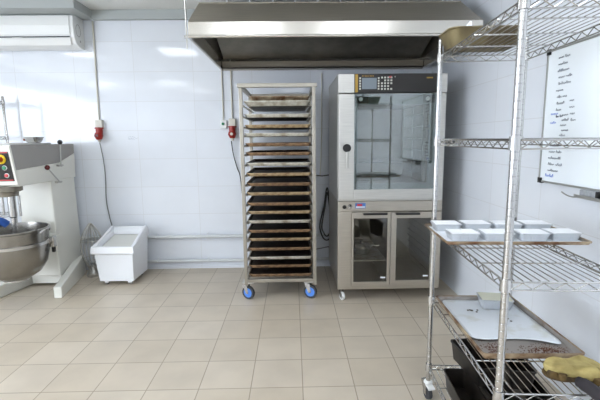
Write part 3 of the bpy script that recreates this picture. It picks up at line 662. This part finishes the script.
tag(o, 'single foil container with cream lid on the baking paper of the lower shelf', 'foil container')
# oven mitt
def mitt_mesh(zs, k, th):
    out = [(-.02, -.055), (.06, -.066), (.14, -.062), (.19, -.045), (.212, -.01), (.205, .03), (.17, .058), (.12, .064), (.10, .068), (.085, .095), (.055, .105), (.032, .09), (.028, .062), (-.02, .055)]
    P = smoothpath([(x, y, 0) for x, y in out], 4, True)
    cx, cy = .09, 0
    lv = [(0, .86), (.15, .96), (.5, 1.0), (.8, .96), (.95, .85), (1, .6)]
    return MB().loft([[(cx+(p.x-cx)*s*k, cy+(p.y-cy)*s*k*.8, zs+th*h+(.008*math.sin(p.x*45)*h)) for p in P] for h, s in lv])
mi = thing('oven_mitt', 'yellow quilted oven mitt with scorched underside on the lower shelf front', 'oven mitt', sp(.395, .105, z4+.003), PI+SA+.05)
mitt_mesh(.018, .88, .034).build('mitt_top', 'mitt', mi, True)
mitt_mesh(.0, .90, .022).build('mitt_underside', 'mittd', mi, True)
for x, y, r in ((.178, .02, .016), (.160, .045, .012), (.06, .075, .012)): MB().lathe([(r, -.010), (r*1.2, 0), (r, .010), (r*.3, .011)], 12, (x, y, .026)).build('burn_mark', 'mittd', mi, True)
dm = thing('dark_oven_mitt', 'dark oven mitt hanging off the front corner of the lower shelf beside the yellow one', 'oven mitt', sp(.290, .015, z4))
MB().tube(smoothpath([(-.01, .022, .022), (-.006, -.0, .026), (.0, -.04, .026), (0, -.09, .02), (.0, -.14, -.0)], 6), [.012]*2+[.018]*4+[.021]*16+[.018]*2+[.01], 12).build('mitt_body', 'darkcloth', dm, True)
# top level: deep pan
dp = MB().loft([rrect(.29, .15, .04, 0), rrect(.335, .20, .05, .068), rrect(.345, .21, .05, .071), rrect(.345, .21, .05, .076), rrect(.33, .195, .05, .076), rrect(.285, .145, .04, .004)]).build('roasting_pan', 'olive', None, True)
dp.location = sp(.142, .715, ZS[4]+top); dp.rotation_euler.z = SA+.03; tag(dp, 'deep olive-brown stained pan on the top wire shelf', 'pan')
pp = MB().hexa([(0, 0, 0), (.05, -.01, 0), (.055, .03, 0), (.005, .03, 0)], [(.0, .0, .003), (.045, -.01, .05), (.05, .02, .06), (.005, .02, .005)]).build('paper_scrap', 'paperw', None); pp.location = sp(.06, .74, ZS[4]+top+.078)
tag(pp, 'white scrap of paper sticking out of the deep brown pan', 'paper')
# bottom level: black loaf pans
def loaf():
    w, d, h = .12, .29, .095
    o = MB().loft([rrect(w-.03, d-.03, .012, 0), rrect(w-.008, d-.008, .016, h), rrect(w-.012, d-.012, .016, h), rrect(w-.034, d-.034, .012, .003)]).build('loaf_pan', 'blackpan', None, True)
    MB().loft([rrect(w-.008, d-.008, .016, h-.006), rrect(w, d, .018, h-.005), rrect(w, d, .018, h+.002), rrect(w-.012, d-.012, .016, h+.002)], False, False).build('rim', 'blackpan', o, True)
    return o
lp = None; z5 = ZS[0]+top
for u, v, z, a, lab in ((.074, .50, z5, .0, 'leftmost on the bottom wire shelf'), (.215, .44, z5, .06, 'middle one on the bottom wire shelf'), (.375, .46, z5, -.05, 'rightmost on the bottom wire shelf'),
        (.158, .62, z5+.099, .16, 'resting on top of the left and middle pans'), (.33, .60, z5+.099, -.08, 'resting on top of the right-hand pans')):
    o = loaf() if lp is None else dup(lp); lp = lp or o
    o.location = sp(u, v, z); o.rotation_euler.z = SA+a; tag(o, 'black loaf pan, '+lab, 'loaf pan', 'black loaf pans on the bottom shelf')

# ------------------------------------------------------------------ whiteboard
wbY0, wbY1, wbZ0, wbZ1 = 1.26, 2.462, 1.190, 1.934
bd = thing('whiteboard', 'white writing board with handwritten lists on the right wall', 'whiteboard', (XR, wbY1, wbZ0))
Lb, Hb = wbY1-wbY0, wbZ1-wbZ0
sf = MB().box(-.014, -Lb, 0, -.001, 0, Hb).build('board_surface', 'board', bd)
mb = MB(); f = .011
mb.box(-.02, -Lb-f, Hb, -.001, f, Hb+f).box(-.02, -Lb-f, -f, -.001, f, 0).box(-.02, 0, 0, -.001, f, Hb).box(-.02, -Lb-f, 0, -.001, -Lb, Hb); mb.build('board_frame', 'alu', bd, bevel=.002)
for y in (-.004, -Lb+.004):
    for z in (0, Hb): MB().box(-.023, y-.016, z-.016, -.0205, y+.016, z+.016).box(-.0205, y-.0155, z-.0155, -.001, y+.0155, z+.0155).build('corner_cap', 'black', bd)
mt = MB().box(-.060, -.95, -.052, -.001, -.38, -.048).box(-.064, -.95, -.052, -.060, -.38, -.036).box(-.006, -.95, -.048, -.001, -.38, -.0115).build('marker_tray', 'alu', bd)
MB().tube(smoothpath([(-.03, -.385, -.049), (-.045, -.36, -.056), (-.055, -.33, -.054), (-.06, -.30, -.046), (-.066, -.285, -.036)]), .0035, 6).build('tray_hook', 'alu', bd, True)
def write(y, z, width, h, m_, words=1):
    y0 = y; first = True
    for wd in range(words):
        wlen = width/words*random.uniform(.75, .9); n = max(3, int(wlen/.012)); pts = []
        for i in range(n):
            yy = y0-wlen*i/n; a = random.choice((.5, .5, .5, 1.0)); st = wlen/n
            pts += [(-.0152, yy, z), (-.0152, yy-st*.25, z+h*a), (-.0152, yy-st*.55, z+h*a*.75), (-.0152, yy-st*.6, z+random.uniform(-.2, .1)*h)]
        MB().tube(smoothpath(pts, 2), .0012, 4).build('handwriting', m_, sf); y0 -= width/words
zz = Hb-.045; rows = [('ink', .10, .02), ('ink', .10, 0), ('ink', .10, 0), ('ink', .12, 0), ('ink', .10, 0), ('ink', .08, 0), ('ink', .10, 0), ('ink', .09, 0), ('ink', .07, 0), ('ink', .06, 0)]
for i, (m_, wd, dy) in enumerate(rows):
    write(-.09-random.uniform(0, .02), zz-.006, wd+random.uniform(-.01, .02), .013, m_, 1 if i % 3 else 2); zz -= .036
write(-.06, .385, .08, .014, 'binkk'); write(-.06, .335, .06, .012, 'binkk')
for i in range(5): write(-.145-random.uniform(0, .02), .355-i*.028+.02, .07, .012, 'ink')
for i in range(5): write(-.055-random.uniform(0, .02), .205-i*.036, .12+random.uniform(-.03, .03), .013, 'ink', 1+(i % 2))
write(-.05, .028, .10, .016, 'binkk')
for i in range(4): write(-.215-random.uniform(0, .02), Hb-.40+.05*i*.7, .05, .012, 'ink')
er = thing('board_eraser', 'grey felt board eraser with dark end lying on the marker ledge', 'eraser', (XR-.032, wbY1-.46, wbZ0-.048))
MB().box(-.022, -.055, 0.0005, .024, .055, .040).build('felt', 'eraser', er, bevel=.005); MB().box(-.023, -.075, 0, .025, -.0555, .042).build('end_cap', 'black', er, bevel=.004)
mk = thing('marker_pen', 'white marker pen lying right of the eraser on the marker ledge', 'marker', (XR-.035, wbY1-.545, wbZ0-.0375))
MB().cyl((0, 0, 0), (0, -.10, 0), .0095, 12).build('barrel', 'white', mk, True); MB().cyl((0, -.101, 0), (0, -.13, 0), .0098, 12).build('cap', 'black', mk, True)
